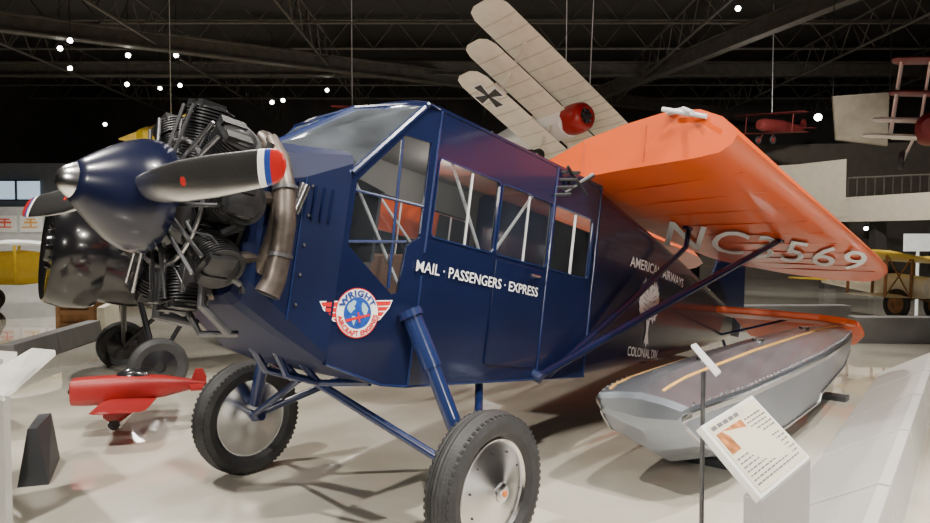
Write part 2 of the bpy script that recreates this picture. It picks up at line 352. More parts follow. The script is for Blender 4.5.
M_ered=mat('emblem_red',(.55,.008,.010),.4,var=.02)
for sx in(-1,1):
    mb=MB(LM)
    mb.poly([EP(sx*u,v,.5) for u,v in((.09,.060),(.217,.060),(.205,.037),(.09,.035))])
    mb.poly([EP(sx*u,v,.5) for u,v in((.09,.030),(.200,.030),(.182,.009),(.09,.007))])
    mb.poly([EP(sx*u,v,.5) for u,v in((.09,.002),(.172,.002),(.155,-.020),(.09,-.022))])
    mb.poly([EP(sx*u,v,.5) for u,v in((.09,-.027),(.148,-.027),(.120,-.048),(.09,-.050))])
    mb.build('emblem_wing_feathers',M_ered,emb,smooth=False)
mb=MB(LM); disc(mb,.134,2); mb.build('emblem_border',M_ered,emb,smooth=False)
mb=MB(LM); disc(mb,.128,3); mb.build('emblem_ring',M_white,emb,smooth=False)
mb=MB(LM); disc(mb,.085,4); mb.build('emblem_globe',M_ltblue,emb,smooth=False)
mb=MB(LM)
for pts in (((-.065,.030),(-.055,.050),(-.025,.070),(-.008,.062),(-.014,.044),(-.022,.038),(-.014,.024),(-.030,.012),(-.042,.0),(-.058,.014)),((-.035,-.014),(-.016,-.016),(-.008,-.032),(-.018,-.050),(-.024,-.068),(-.034,-.044)),((.030,.058),(.052,.044),(.066,.020),(.056,-.006),(.047,-.028),(.038,-.006),(.028,.010),(.024,.036))):
    mb.poly([EP(u,v,5) for u,v in pts])
mb.build('emblem_map',mat('map_pale',(.30,.46,.55),.4),emb,smooth=False)
mb=MB(LM); mb.poly([EP(u,v,6) for u,v in((-.078,-.040),(-.074,-.031),(.070,-.006),(.078,-.010),(.074,-.017),(-.064,-.045))]); mb.poly([EP(u,v,6.3) for u,v in((-.002,.004),(.006,.005),(.016,-.050),(.008,-.052))]); mb.build('emblem_bird',M_ered,emb,smooth=False)
mb=MB(LM); text_into(mb,'WRIGHT',.052,lambda u,v:EP((.089+v*.9)*math.sin(u/.095),(.089+v*.9)*math.cos(u/.095),6),.0026,space=1.15)
mb.build('emblem_text',M_dkblue,emb,smooth=False)
mb=MB(LM); text_into(mb,'AIRCRAFT ENGINES',.037,lambda u,v:EP((.122-v)*math.sin(u/.114),-(.122-v)*math.cos(u/.114),6),.0016,space=1.02)
mb.build('emblem_text',M_ered,emb,smooth=False)
# rear fuselage marks
def RS(x,z,k=0):
    xs=[1.95,3.0,4.2,5.4]; ws=[.625,.54,.40,.24]
    for i in range(3):
        if x<=xs[i+1]: w=ws[i]+(ws[i+1]-ws[i])*(x-xs[i])/(xs[i+1]-xs[i]); break
    return (x,-(w+.006+.002*k),z)
rc=sidehit(646,306,-.5)
mb=MB(LM); text_into(mb,'AMERICAN AIRWAYS',.125,lambda u,v:RS(rc.x+.22+u*1.25,rc.z+.30+v-.04*(u*u)),.0015)
mb.build('lettering',M_white,AP,smooth=False,label='white lettering reading american airways')
mb=MB(LM); text_into(mb,'COLONIAL DIV.',.115,lambda u,v:RS(rc.x-.02+u*.95,rc.z-.46+v),.0015)
mb.build('lettering',M_white,AP,smooth=False,label='white lettering reading colonial div')
EW=[(.03,.10),(.07,.15),(.10,.235),(.125,.18),(.15,.245),(.17,.175),(.195,.215),(.205,.14),(.235,.165),(.235,.09),(.262,.10),(.250,.03),(.265,.02),(.235,-.03),(.240,-.06),(.20,-.08),(.195,-.12),(.15,-.11),(.13,-.15),(.09,-.11),(.05,-.12)]
BD=[(-.03,-.24),(-.07,-.35),(-.035,-.325),(.0,-.37),(.035,-.325),(.07,-.35),(.03,-.24)]
mb=MB(LM)
out=[(u,v) for u,v in EW]+[(.03,-.20)]+[(u,v) for u,v in BD[::-1]]+[(-.03,-.20)]+[(-u,v) for u,v in EW[::-1]]+[(-.035,.15),(-.01,.20),(.03,.205),(.06,.185),(.10,.150),(.055,.148)]
vs_=[mb.v(RS(rc.x+u,rc.z+v)) for u,v in out]; es=[mb.bm.edges.new((vs_[i],vs_[(i+1)%len(vs_)])) for i in range(len(vs_))]
bmesh.ops.triangle_fill(mb.bm,use_beauty=True,edges=es)
eg=mb.build('eagle_emblem',M_white,AP,smooth=False,label='white spread eagle figure')
mb=MB(LM)
for sx in(-1,1):
    for k in range(5): mb.poly([RS(rc.x+sx*u,rc.z+v,1) for u,v in((.055,.07-k*.04),(.065,.078-k*.04),(.17-k*.008,.12-k*.05),(.165-k*.008,.11-k*.05))])
    for k in range(4): mb.poly([RS(rc.x+sx*u,rc.z+v,1) for u,v in((.002,.04-k*.055),(.022,.055-k*.055),(.024,.046-k*.055),(.002,.030-k*.055))])
mb.build('eagle_feather_lines',M_dkblue,eg,smooth=False)  # dark blue feather lines drawn on the eagle
# spinner
mb=MB(LM); mb.lathe([(.20,0),(.268,.0),(.277,.04),(.266,.10),(.236,.165),(.196,.225),(.150,.285),(.108,.335),(.080,.366)],axM(-1.20),48); sp=mb.build('spinner',mat('spinner_paint',(.005,.007,.024),.26,coat=.25,var=.1,spec=.35),AP,ang=50)
mb=MB(LM); mb.lathe([(.083,.362),(.072,.380),(.054,.405),(.028,.426),(.001,.432)],axM(-1.20),32); mb.build('spinner_tip',M_hub,sp)
def blade(sgn):
    N=24
    data=[(.10,.05,.038,44),(.22,.060,.036,38),(.36,.078,.030,30),(.55,.088,.026,24),(.80,.085,.021,19),(1.0,.076,.016,16),(1.10,.071,.013,15),(1.18,.065,.010,14),(1.225,.056,.008,13),(1.25,.042,.006,13),(1.262,.018,.004,13)]
    def ring(r,c,t,a):
        a=R(a); o=[]
        for i in range(N):
            q=2*PI*i/N; u=c*math.cos(q); w=t*math.sin(q)
            o.append((-1.34-(u*math.sin(a))+w*math.cos(a),sgn*r,-sgn*(u*math.cos(a)+w*math.sin(a)) -.035*r*sgn))
        return o
    def lerp(r):
        for (r0,c0,t0,a0),(r1,c1,t1,a1) in zip(data,data[1:]):
            if r<=r1:
                k=(r-r0)/(r1-r0); return (r,c0+(c1-c0)*k,t0+(t1-t0)*k,a0+(a1-a0)*k)
        return data[-1]
    def seg(r0,r1,name,mt,par):
        rs=[r0]+[d[0] for d in data if r0<d[0]<r1]+[r1]
        mb=MB(LM); mb.loft([ring(*lerp(r)) for r in rs]); return mb.build(name,mt,par,ang=70)
    bl=seg(.10,1.11,'propeller_blade',M_silver,AP)
    seg(1.11,1.150,'blade_band',M_white,bl); seg(1.150,1.185,'blade_band',M_dkblue,bl); seg(1.185,1.262,'blade_tip',M_red,bl)
    rD=.60; r_,c_,t_,a_=lerp(rD); a_=R(a_)
    cpt=V((-1.34,sgn*rD,-.035*rD*sgn)); dU=V((-math.sin(a_),0,-sgn*math.cos(a_))); n_=dU.cross(V((0,1,0))); n_=n_ if n_.x<0 else -n_
    mb=MB(LM); mb.lathe([(.020,t_-.004),(.020,t_+.0012)],axisM(cpt,n_),20); mb.build('blade_decal',M_red,bl)
blade(-1); blade(1)
def radial(T,par,x0,mcase,mcyl,mrod,R0=.20,R1=.56,n=9,ph=0):
    mb=MB(T); mb.lathe([(.10,-.22),(.21,-.20),(.235,-.08),(.24,.06),(.20,.10),(.16,.16),(.14,.22)],axM(x0),36); eng=mb.build('engine',mcase,par)
    for k in range(n):
        th=2*PI*k/n+ph; d=V((0,math.sin(th),math.cos(th))); t_=V((0,math.cos(th),-math.sin(th)))
        mb=MB(T); prof=[(.085,R0)]; r=R0+.03
        while r<R1-.13:
            prof+=[(.102,r),(.102,r+.005),(.080,r+.006),(.080,r+.013)]; r+=.014
        for q in range(6): prof+=[(.114,r),(.114,r+.007),(.088,r+.008),(.088,r+.015)]; r+=.016
        prof+=[(.07,r+.01),(.001,r+.015)]
        mb.lathe(prof,axisM((x0,0,0),d),20)
        for sg in(-1,1):
            c=V((x0-.03,0,0))+d*(R1-.035)+t_*(.052*sg); mb.box((0,0,0),(.046,.13,.045),axisM(c,d,(1,0,0)))
        mb.build('cylinder',mcyl,eng,ang=40)
        for sg in(-1,1):
            mb=MB(T); mb.tube([V((x0-.16,0,0))+d*.20+t_*(.035*sg),V((x0-.12,0,0))+d*(R1-.05)+t_*(.050*sg)],.010,8); mb.build('pushrod_tube',mrod,eng)
        mb=MB(T); mb.tube([V((x0+.06,0,0))+d*(R1-.10)+t_*.03,V((x0+.16,0,0))+d*(R1-.11)+t_*.05,V((x0+.22,0,0))+d*(R1-.16)+t_*.05],.035,10); mb.build('exhaust_stub',M_exh,eng)
        mb=MB(T); mb.tube([V((x0+.02,0,0))+d*.20-t_*.09,V((x0+.03,0,0))+d*.34-t_*.135,V((x0+.03,0,0))+d*(R1-.10)-t_*.105],.028,10); mb.build('intake_pipe',mcase,eng)
        mb=MB(T); mb.tube([V((x0-.02,0,0))+d*(R1-.07)+t_*.08,V((x0-.08,0,0))+d*(R1-.12)+t_*.12,V((x0-.10,0,0))+d*.32+t_*.06],.005,6); mb.build('ignition_wire',mcase,eng)
        mb=MB(T); mb.tube([V((x0-.16,0,0))+d*.17,V((x0-.19,0,0))+d*.21,V((x0-.12,0,0))+d*.25],.016,8); mb.build('tappet_housing',mcase,eng)
        th2=th+PI/n; d2=V((0,math.sin(th2),math.cos(th2))); t2=V((0,math.cos(th2),-math.sin(th2)))
        mb=MB(T); mb.loft([[V((xx,0,0))+d2*.22-t2*.05,V((xx,0,0))+d2*.22+t2*.05,V((xx,0,0))+d2*(R1-.16)+t2*.09,V((xx,0,0))+d2*(R1-.16)-t2*.09] for xx in(x0+.08,x0+.10)]); mb.build('air_baffle',mcyl,eng,smooth=False)
    mb=MB(T); ring=[V((x0-.10,.315*math.sin(2*PI*i/36),.315*math.cos(2*PI*i/36))) for i in range(37)]; mb.tube(ring,.013,8); mb.build('ignition_ring',mrod,eng)
    return eng
eng=radial(LM,AP,-1.01,M_case,M_steel,M_rod,.20,.54,9,R(-8))
mb=MB(LM); mb.box((-1.0,-.12,-.33),(.16,.14,.2)); mb.box((-.98,.05,-.42),(.2,.16,.16)); mb.tube([(-1.1,-.05,-.25),(-1.1,-.05,-.48),(-.95,-.02,-.52)],.03,10); mb.build('carburettor',M_case,eng,bevel=.01)
for pts,rd in (([(-.98,-.18,-.30),(-1.0,-.25,-.48),(-.85,-.28,-.60)],.022),([(-1.05,.1,-.28),(-1.02,.12,-.56),(-.84,.05,-.58)],.028),([(-.95,-.02,-.50),(-.9,-.1,-.62),(-.75,-.2,-.60)],.018),([(-1.12,-.22,-.1),(-1.05,-.34,-.28),(-.88,-.36,-.36)],.014),([(-.95,.2,-.4),(-.9,.25,-.55),(-.75,.2,-.58)],.02)):
    mb=MB(LM); mb.tube(pts,rd,10); mb.build('engine_pipe',M_case,eng)
pts=[]
for i in range(22):
    th=R(28+ i*(117/21)); r_=.465
    pts.append((-.80,-r_*math.sin(th),r_*math.cos(th)))
mb=MB(LM); mb.tube(pts,[.03]+[.042]*20+[.042],14,True); mb.build('exhaust_collector',M_exh,AP)
ctl=[(-.82,-.34,.38),(-.81,-.43,.27),(-.80,-.49,.12),(-.79,-.513,-.05),(-.79,-.513,-.20),(-.80,-.508,-.32),(-.82,-.50,-.39)]
mb=MB(LM); mb.tube(ctl,[.03,.044,.050,.053,.053,.056,.062],20,True); o=mb.build('exhaust_pipe',M_exh,AP,ang=80)
pts=ctl
mb=MB(LM); mb.lathe([(.052,0),(.001,.003)],axisM(V(pts[-1])+V((-.001,.002,-.005)),V(pts[-1])-V(pts[-2])),18); mb.build('pipe_mouth',M_can,o)
for i_ in(2,4):
    mb=MB(LM); mb.lathe([(.054,-.010),(.060,-.008),(.060,.008),(.054,.010)],axisM(ctl[i_],V(ctl[i_+1])-V(ctl[i_-1])),20); mb.build('pipe_clamp',M_case,o)
for k in range(5):
    y0=-.30+k*.13; mb=MB(LM); mb.tube([(-.92,y0,-.30),(-.85,y0+.03,-.44),(-.7,y0,-.50)],.014,8); mb.build('oil_line',M_steel,AP)
mb=MB(LM); mb.tube([(-.86,-.40,.34),(-.9,-.3,-.1),(-.86,-.36,-.4)],.018,8); mb.build('engine_mount',M_steel,AP)
mb=MB(LM); mb.tube([(-.72,-.465,.02),(-.68,-.475,.17)],.03,12); mb.build('cowl_intake',M_silver,AP)
# landing gear
for s_ in(-1,1):
    wc=V((.25,s_*1.10,-1.235))
    Mw=axisM(wc,V((0,s_,0.0)))
    prof=[(.27,-.055),(.30,-.085),(.345,-.093),(.378,-.078),(.392,-.055),(.386,-.05),(.398,-.03),(.392,-.026),(.402,-.012),(.397,-.003),(.397,.003),(.402,.012),(.392,.026),(.398,.03),(.386,.05),(.392,.055),(.378,.078),(.345,.093),(.30,.085),(.27,.055)]
    mb=MB(LM); mb.lathe(prof,Mw,72,False)
    for q in range(64):
        t=2*PI*q/64
        for z in(-.066,.066):
            mb.box((.378,0,z),(.02,.020,.022),Mw@Matrix.Rotation(t,4,'Z'))
    wh=mb.build('wheel',M_rub,AP,ang=30)
    mb=MB(LM); mb.lathe([(.282,-.056),(.282,.056),(.262,.062),(.25,.05),(.235,.052),(.16,.075),(.06,.095),(.055,.098),(.001,.10)],Mw,48,False)
    mb.lathe([(.28,-.055),(.25,-.05),(.16,-.075),(.06,-.09),(.001,-.092)],Mw,48,False)
    wd_=mb.build('wheel_disc',M_hub,wh,ang=40)
    mb=MB(LM); mb.lathe([(.05,.095),(.05,.112),(.035,.12),(.001,.122)],Mw,24); mb.build('wheel_ring',M_hub,wh)
    mb=MB(LM); mb.lathe([(.017,.118),(.017,.128),(.001,.131)],Mw,20); mb.build('hub_cap',M_amber,wh)
    for q in range(10):
        a=2*PI*q/10; mb=MB(LM); mb.lathe([(.006,0),(.006,.006),(.001,.007)],Mw@Matrix.Translation((.205*math.cos(a),.205*math.sin(a),.060)),8); mb.build('disc_bolt',M_steel,wh)
    mb=MB(LM); mb.tube([(.0,s_*.64,-.38),(.09,s_*.77,-.66)],[.055,.055],16); mb.tube([(.09,s_*.77,-.66),(.22,s_*.985,-1.12)],[.045,.045],16); mb.lathe([(.07,-.02),(.07,.02)],axisM((0.0,s_*.645,-.39),(.25,s_*.36,-.74)),16); mb.build('shock_strut',M_strut,AP)
    mb=MB(LM); mb.tube([(.25,s_*1.04,-1.22),(-.12,s_*.08,-.84)],.026,12,flat=.7); mb.build('axle_strut',M_strut,AP)
    mb=MB(LM); mb.tube([(.25,s_*1.04,-1.22),(.85,s_*.5,-.76)],.026,12); mb.build('radius_rod',M_strut,AP)
    mb=MB(LM); mb.tube([(.25,s_*.93,-1.2),(.25,s_*1.06,-1.232)],.035,14); mb.build('axle',M_strut,AP)
    mb=MB(LM); mb.tube([(-.12,s_*.10,-.84),(-.05,s_*.45,-.79)],.02,10); mb.tube([(-.12,s_*.10,-.84),(-.3,s_*.1,-.70)],.02,10); mb.tube([(-.5,s_*.12,-.62),(-.35,s_*.1,-.80),(-.1,s_*.1,-.84)],.022,8); mb.build('gear_bracket',M_strut,AP)
# wings folded
RT=.32
def wing(s_):
    st=[(1.86,.04,1.88,.62,RT),(1.90,.04,1.88,.64,RT),(3.2,.04,1.88,.45,.28),(4.6,.04,1.88,.1,.25),(5.6,.06,1.88,0,.22),(6.1,.2,1.87,0,.18),(6.5,.45,1.82,0,.14),(6.85,.78,1.72,0,.10),(7.08,1.1,1.55,0,.06)]
    prof=[(0,0,.06),(.06,0,.55),(.3,0,.86),(.5,0,.97),(.7,0,1.0),(.85,0,.86),(.94,0,.60),(.985,0,.36),(1,0,.18),(.985,0,.03),(.94,0,-.03),(.85,0,-.05),(.7,0,-.03),(.5,0,0),(.3,0,0),(.12,0,0)]
    rings=[]
    for x,te,le,sk,t in st:
        rings.append([(x-sk*f,s_*(te+(le-te)*f),.80+zz*t+(.02 if zz>0 else 0)) for f,_,zz in prof])
    mb=MB(LM); mb.loft(rings); w=mb.build('wing',M_org,AP,ang=40)
    for i in range(10):
        x=2.35+i*.42; te,le=.08,1.82; sk=max(0,.72-.25*(x-2)); mb=MB(LM)
        mb.loft([[(x-sk*f-.004,s_*(te+(le-te)*f),.799-.012*(1 if .5<f<.97 else 0)),(x-sk*f+.004,s_*(te+(le-te)*f),.799-.012*(1 if .5<f<.97 else 0)),(x-sk*f+.004,s_*(te+(le-te)*f),.80),(x-sk*f-.004,s_*(te+(le-te)*f),.80)] for f in(0,.3,.6,.85,.96)])
        mb.build('rib_tape',M_org,w,smooth=False)
    # root end seams and one dark spar fitting
    for f in(.30,.62):
        mb=MB(LM); y=s_*(.04+1.84*f); x=1.86-.62*f; mb.tube([(x-.004,y,.83),(x-.004,y,1.08)],.005,6); mb.build('root_seam',M_orgd,w)
    mb=MB(LM); mb.box((1.86-.62*.12-.03,s_*(.04+1.84*.12),.90),(.08,.09,.09)); mb.tube([(1.70,s_*.20,.90),(1.70,s_*.32,.90)],.03,12); mb.build('spar_fitting',M_steel,w,bevel=.008)
    mb=MB(LM); mb.tube([(1.32,s_*1.36,1.12),(1.30,s_*1.66,1.03)],.016,8); mb.tube([(1.36,s_*1.48,1.12),(1.18,s_*1.62,1.02)],.016,8); mb.box((1.40,s_*1.42,1.12),(.07,.12,.025)); mb.build('wing_root_fitting',M_tube,w)
    return w
WG=wing(-1); WG2=wing(1)
mb=MB(LM); mb.loft([[(.60,y,.30),(1.75,y,.30),(1.80,y,.82),(1.2,y,.82),(.60,y,.72)] for y in(.90,.93)]); mb.build('root_flap',M_org,WG2,smooth=False,bevel=.008)
q=[tophit(664,245,.772),tophit(862,271,.772),tophit(870,253,.772),tophit(670,221,.772)]
vs,fs=glyphs('NC3569',1,.004,space=1.10); x0=min(v.x for v in vs); x1=max(v.x for v in vs); y1=max(v.y for v in vs)
def qm(u,v):
    a=(u-x0)/(x1-x0); b_=v/y1
    p=(q[0].lerp(q[1],a)).lerp(q[3].lerp(q[2],a),b_); return (p.x,p.y,.772)
mb=MB(LM); text_into(mb,'NC3569',1,qm,.004,space=1.10); o=mb.build('wing_number',mat('number_white',(.95,.95,.93),.6,var=.01),WG,smooth=False,label='large white registration number under the wing')
# wing struts
sl=sidehit(537,377,-.63)
for s_ in(-1,1):
    for (px,py,rad) in((780,240,.034),(686,247,.030)):
        if px>700: e=tophit(px,py,.79); e2=V((e.x,e.y,.79)); b0=V((sl.x,-.63,sl.z))
        else: e=sidehit(px,py,-.64); e2=V((e.x,-.64,e.z)); b0=V((sl.x+.10,-.65,sl.z+.02))
        mid=b0.lerp(e2,.5)
        if px<700: mid.y-=.03
        pts=[(b0.x,-s_*b0.y,b0.z),(mid.x,-s_*mid.y,mid.z),(e2.x,-s_*e2.y,e2.z)]
        if px<700: pts.append((e2.x+.03,-s_*e2.y,.80))
        mb=MB(LM); mb.tube(pts,[rad*.8,rad]+[rad*.8]*(len(pts)-2),14)
        o=mb.build('wing_strut',M_blue,AP)
        mb=MB(LM); mb.box((e2.x,-s_*e2.y,.785),(.12,.05,.03)); mb.build('strut_fitting',M_strut,o,smooth=False)
    mb=MB(LM); mb.tube([(sl.x-.02,s_*.60,sl.z+.02),(sl.x+.0,s_*.67,sl.z-.005)],.042,12); mb.build('strut_bracket',M_strut,AP)
    for i in range(4): mb=MB(LM); mb.tube([(1.30+i*.02,s_*.61,.58+.06*i),(1.38+i*.03,s_*.70,.60+.06*i)],.012,6); mb.build('hinge_bracket',M_steel,AP)
    mb=MB(LM); mb.tube([(1.42,s_*.62,.62),(1.62,s_*.72,.80)],.018,8); mb.tube([(1.36,s_*.66,.80),(1.6,s_*.70,.64)],.012,8); mb.build('hinge_rod',M_steel,AP)
# tail
for s_ in(-1,1):
    mb=MB(LM)
    out=[(5.6,.14),(5.70,.85),(5.85,1.28),(6.1,1.50),(6.35,1.56),(6.35,.12)]
    mb.loft([[(x,s_*y,z) for x,y in out] for z in(.17,.25)]); tp=mb.build('tailplane',M_org,AP,smooth=False,bevel=.02)
    out=[(6.37,.14,0),(6.37,1.58,0),(6.60,1.60,.5),(6.84,1.46,1),(6.92,1.1,1),(6.90,.2,1)]
    mb=MB(LM); mb.loft([[(x,s_*y,z-k*.20) for x,y,k in out] for z in(.18,.245)]); mb.build('elevator',M_org,AP,smooth=False,bevel=.015)
    mb=MB(LM); mb.tube([(6.0,s_*.06,-.1),(6.1,s_*.9,.19)],.014,8); mb.build('tail_brace',M_strut,AP)
out=[(5.7,.36),(6.1,.95),(6.4,1.15),(6.75,1.18),(7.05,.95),(7.12,.4),(7.0,-.05),(6.62,-.05),(6.6,.26)]
mb=MB(LM); mb.loft([[(x,y,z) for x,z in out] for y in(-.02,.02)]); mb.build('rudder',M_blue,AP,smooth=False,bevel=.01)
tw=LM@V((6.45,0,-.1)); mb=MB(); mb.tube([tw,(tw.x+.15,tw.y+.17,.09)],.02,8); mb.tube([(tw.x+.14,tw.y+.16,.10),(tw.x+.24,tw.y+.27,.022)],.022,8); mb.build('tail_skid',M_strut,AP)
# ================= generic small aircraft =================
def foil(x0,c,y,z,t,N=14):
    up=[];lo=[]
    for i in range(N//2+1):
        f=i/(N//2); e=math.sqrt(f)*(1-f)*2.6
        up.append((x0+c*f,y,z+t*e*.5+ t*.02)); lo.append((x0+c*f,y,z-t*e*.22- t*.02))
    return up+lo[::-1]
def aircraft(name,label,cat,T,base,fus,fm,wings,tail=None,wheels=(),struts=(),ms=None,group=None,cables=()):
    root=thing(name,label,cat,base,0,group)
    mb=MB(T); mb.loft([sup(*f,N=28) for f in fus]); mb.build('fuselage',fm,root,ang=45)
    for w in wings:
        x0,c,z,hs,t,wm=w[:6]; dh=w[6] if len(w)>6 else 0; kr=w[7] if len(w)>7 else (1,1); ribs=w[8] if len(w)>8 else 0
        mb=MB(T); rings=[]
        for f in(-1,-.97,-.9,-.5,0,.5,.9,.97,1):
            k={1:.45,.97:.8,.9:.97}.get(abs(f),1.0); rings.append(foil(x0+c*(1-k)/2,c*k,f*hs*kr[f>0],z+abs(f)*dh,t*k))
        mb.loft(rings); wo=mb.build('wing',wm,root,ang=50)
        for i in range(ribs):
            y=(-1+2*(i+.5)/ribs)*hs*.88*kr[i+.5>ribs/2]; mb=MB(T); 
            mb.loft([[(p[0],y+dy,p[2]+(.003 if q<8 else -.003)) for q,p in enumerate(foil(x0+.01,c-.02,y,z,t*1.03))] for dy in(-.008,.008)]); mb.build('rib_tape',M_rib,wo,smooth=False)
    if tail:
        x0,hs,c,fh,tm=tail
        mb=MB(T); mb.loft([[(x0+a,b,z) for a,b in((0,-hs*.3),(c*.3,-hs),(c,-hs),(c,hs),(c*.3,hs),(0,hs*.3))] for z in(-.01,.02)]); mb.build('tailplane',tm,root,smooth=False)
        mb=MB(T); mb.loft([[(x0+a,y,b) for a,b in((0,0),(c*.4,fh),(c*.9,fh),(c*1.15,fh*.5),(c*1.1,-.02))] for y in(-.012,.012)]); mb.build('tail_fin',tm,root,smooth=False)
    for (x,y,z,r,w) in wheels:
        mb=MB(T); M=axisM((x,y,z),(0,1 if y>0 else -1,0)); mb.lathe([(r*.6,-w*.5),(r*.85,-w),(r,-w*.4),(r,w*.4),(r*.85,w),(r*.6,w*.5)],M,28,False); wh=mb.build('wheel',M_rub,root)
        mb=MB(T); mb.lathe([(r*.62,-w*.5),(r*.2,-w*.9),(r*.2,w*.9),(r*.62,w*.5)],M,24); mb.build('wheel_disc',ms or M_case,wh)
    for a,b_,r in struts:
        mb=MB(T); mb.tube([a,b_],r,8); mb.build('strut',ms or M_case,root)
    for a,(dx,dy) in cables:
        p=T@V(a); mb=MB(); mb.tube([p,(p.x+dx,p.y+dy,9.5)],.011,6); mb.build('suspension_cable',M_tube,root)
    return root
def TM(p,xd,yd,sc=1.0):
    x=V(xd).normalized(); y=V(yd); y=(y-x*y.dot(x)).normalized(); z=x.cross(y); p=V(p)
    return Matrix(((x.x*sc,y.x*sc,z.x*sc,p.x),(x.y*sc,y.y*sc,z.y*sc,p.y),(x.z*sc,y.z*sc,z.z*sc,p.z),(0,0,0,1)))
# triplane hanging, underside towards the visitor
ts=V((-.71,-.473,.52)).normalized(); tcx=V((.65,-.865,.1)).normalized(); tcx=(tcx-ts*tcx.dot(ts)).normalized()
tn=ts.cross(tcx); tn=tn if tn.z>0 else -tn
kS=1.47; tp=CAM+V((1.27,9.5,1.50))*kS
T=TM(tp,-tcx,ts,kS)
if (T.to_3x3()@V((0,0,1))).dot(tn)<0: T=TM(tp,-tcx,-ts,kS)
sg=1 if (T.to_3x3()@V((0,1,0))).dot(ts)>0 else -1
kr=(.62,1) if sg>0 else (1,.62)
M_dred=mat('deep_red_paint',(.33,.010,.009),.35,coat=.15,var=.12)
tri=aircraft('triplane','cream and red triplane hanging steeply banked from the ceiling above the blue aeroplane','airplane',T,tp,
  [(-.42,.16,.16,-.16,2.3),(-.38,.18,.18,-.18,2.3),(-.2,.19,.19,-.19,2.5),(-.19,.19,.20,-.20,3),(.6,.18,.20,-.20,4),(1.7,.05,.07,-.05,4)],M_white,
  [(-.34,.68,.56,1.80,.05,M_cream,0,kr,14),(-.28,.54,.02,1.66,.045,M_cream,0,kr,12),(-.26,.50,-.42,1.58,.045,M_cream,0,kr,12)],(1.45,.45,.35,.3,M_cream),[(-.25,-.33,-.90,.18,.04),(-.25,.33,-.90,.18,.04)],
  [((-.05,1.05*sg,-.42),(-.1,1.05*sg,.56),.02),((-.1,.2,-.2),(-.25,.31,-.90),.018),((-.1,-.2,-.2),(-.25,-.31,-.90),.018)],M_cream,cables=(((-.1,.25*sg,.56),(.1,.5)),((-.1,-.25*sg,.56),(.3,.6))))
mb=MB(T); mb.lathe([(.17,0),(.195,-.0),(.205,.08),(.20,.20),(.18,.27),(.145,.31),(.12,.315),(.11,.29)],axM(-.20),32); cw=mb.build('engine_cowl',M_dred,tri,ang=60)
mb=MB(T); mb.lathe([(.11,0),(.05,.02),(.035,.07),(.001,.09)],axM(-.485),24); mb.build('engine_hub',M_steel,cw)
for k in range(7):
    th=2*PI*k/7; mb=MB(T); mb.tube([(-.50,.03*math.sin(th),.03*math.cos(th)),(-.50,.105*math.sin(th),.105*math.cos(th))],.016,8); mb.build('cylinder',M_case,cw)
for zz,xx,yy,s0 in((-.42,-.02,1.16,.20),):
    for sgn in(sg,):
        for dz in(.034,-.024):
            for mt,g,dd2 in((M_white,1.14,0),(M_black,1.0,.003)):
                mb=MB(T)
                for e in(-1,1):
                    for ang in(0,1):
                        s1=s0*g; w1=.34*(1.35 if g>1 else 1); w0=.10*(1.6 if g>1 else 1)
                        P=[(w0*s1,0),(w1*s1,s1),(-w1*s1,s1),(-w0*s1,0)]
                        if ang==0: pts=[(xx+e*b2,sgn*yy+a2) for a2,b2 in P]
                        else: pts=[(xx+a2,sgn*yy+e*b2) for a2,b2 in P]
                        off=dd2*(1 if dz>0 else -1); mb.slab([(a,b_,zz+dz+off) for a,b_ in pts],(0,0,.002))
                mb.build('cross_marking',mt,tri,smooth=False)
# black aeroplane behind the engine
bp_=at(104,252,8.2); bd=V((.80,.60,-.12)).normalized(); T=TM(bp_,bd,(-.6,.8,0),1.12)
bl=aircraft('black_airplane','glossy black aeroplane with rounded cowl and radial engine, half hidden behind the blue one','airplane',T,(bp_.x,bp_.y,0),
  [(-.12,.40,.40,-.40,2.2),(-.05,.52,.52,-.52,2.2),(.2,.55,.55,-.55,2.4),(1.2,.50,.55,-.52,3),(3.2,.25,.35,-.28,3),(4.6,.05,.1,-.05,3)],M_black,
  [(.4,1.0,.75,2.2,.14,M_black)],(4.1,1.0,.6,.6,M_black),[(.45,-.85,-1.07,.28,.07),(.45,.85,-1.07,.28,.07)],
  [((.3,-.35,-.4),(.45,-.78,-1.07),.03),((.3,.35,-.4),(.45,.78,-1.07),.03),((.9,-.3,-.4),(.45,-.78,-1.07),.025),((.9,.3,-.4),(.45,.78,-1.07),.025),((.7,-.3,.4),(.7,-.3,.75),.02),((.7,.3,.4),(.7,.3,.75),.02)],M_black)
radial(T,bl,-.32,M_black,M_steel,M_case,.2,.50)
mb=MB(T); mb.lathe([(.50,.36),(.535,.38),(.57,.34),(.60,.20),(.60,.0),(.57,-.08),(.55,-.08),(.58,0),(.58,.20),(.55,.33)],axM(-.14),48); mb.build('engine_cowl',M_black,bl)
# red racer
rp=at(142,388,6.1); T=TM(rp,(1,.28,0),(-.28,1,0),.92)
M_rr=mat('racer_red_paint',(.25,.008,.008),.45,var=.08)
rz=aircraft('model_airplane','small red low-wing racing aeroplane model standing on the floor by the left wheel','model airplane',T,(rp.x,rp.y,0),
  [(-.60,.10,.10,-.105,3.5),(-.59,.118,.12,-.125,3.5),(-.48,.125,.13,-.135,3),(-.1,.125,.135,-.13,3),(.2,.09,.11,-.09,3),(.58,.015,.035,-.01,2.2)],M_rr,
  [(-.32,.46,-.09,.74,.04,M_rr,.03)],(.42,.22,.14,.16,M_rr),(),(),M_rr)
mb=MB(T); mb.lathe([(.001,.085),(.03,.072),(.055,.035),(.062,0)],Matrix.Translation((-.08,0,.115))@Matrix.Scale(2.4,4,(1,0,0)),20); mb.build('canopy',M_black,rz)
mb=MB(T); mb.lathe([(.03,0),(.02,.03),(.001,.04)],axM(-.60),16); mb.build('propeller_hub',M_steel,rz)
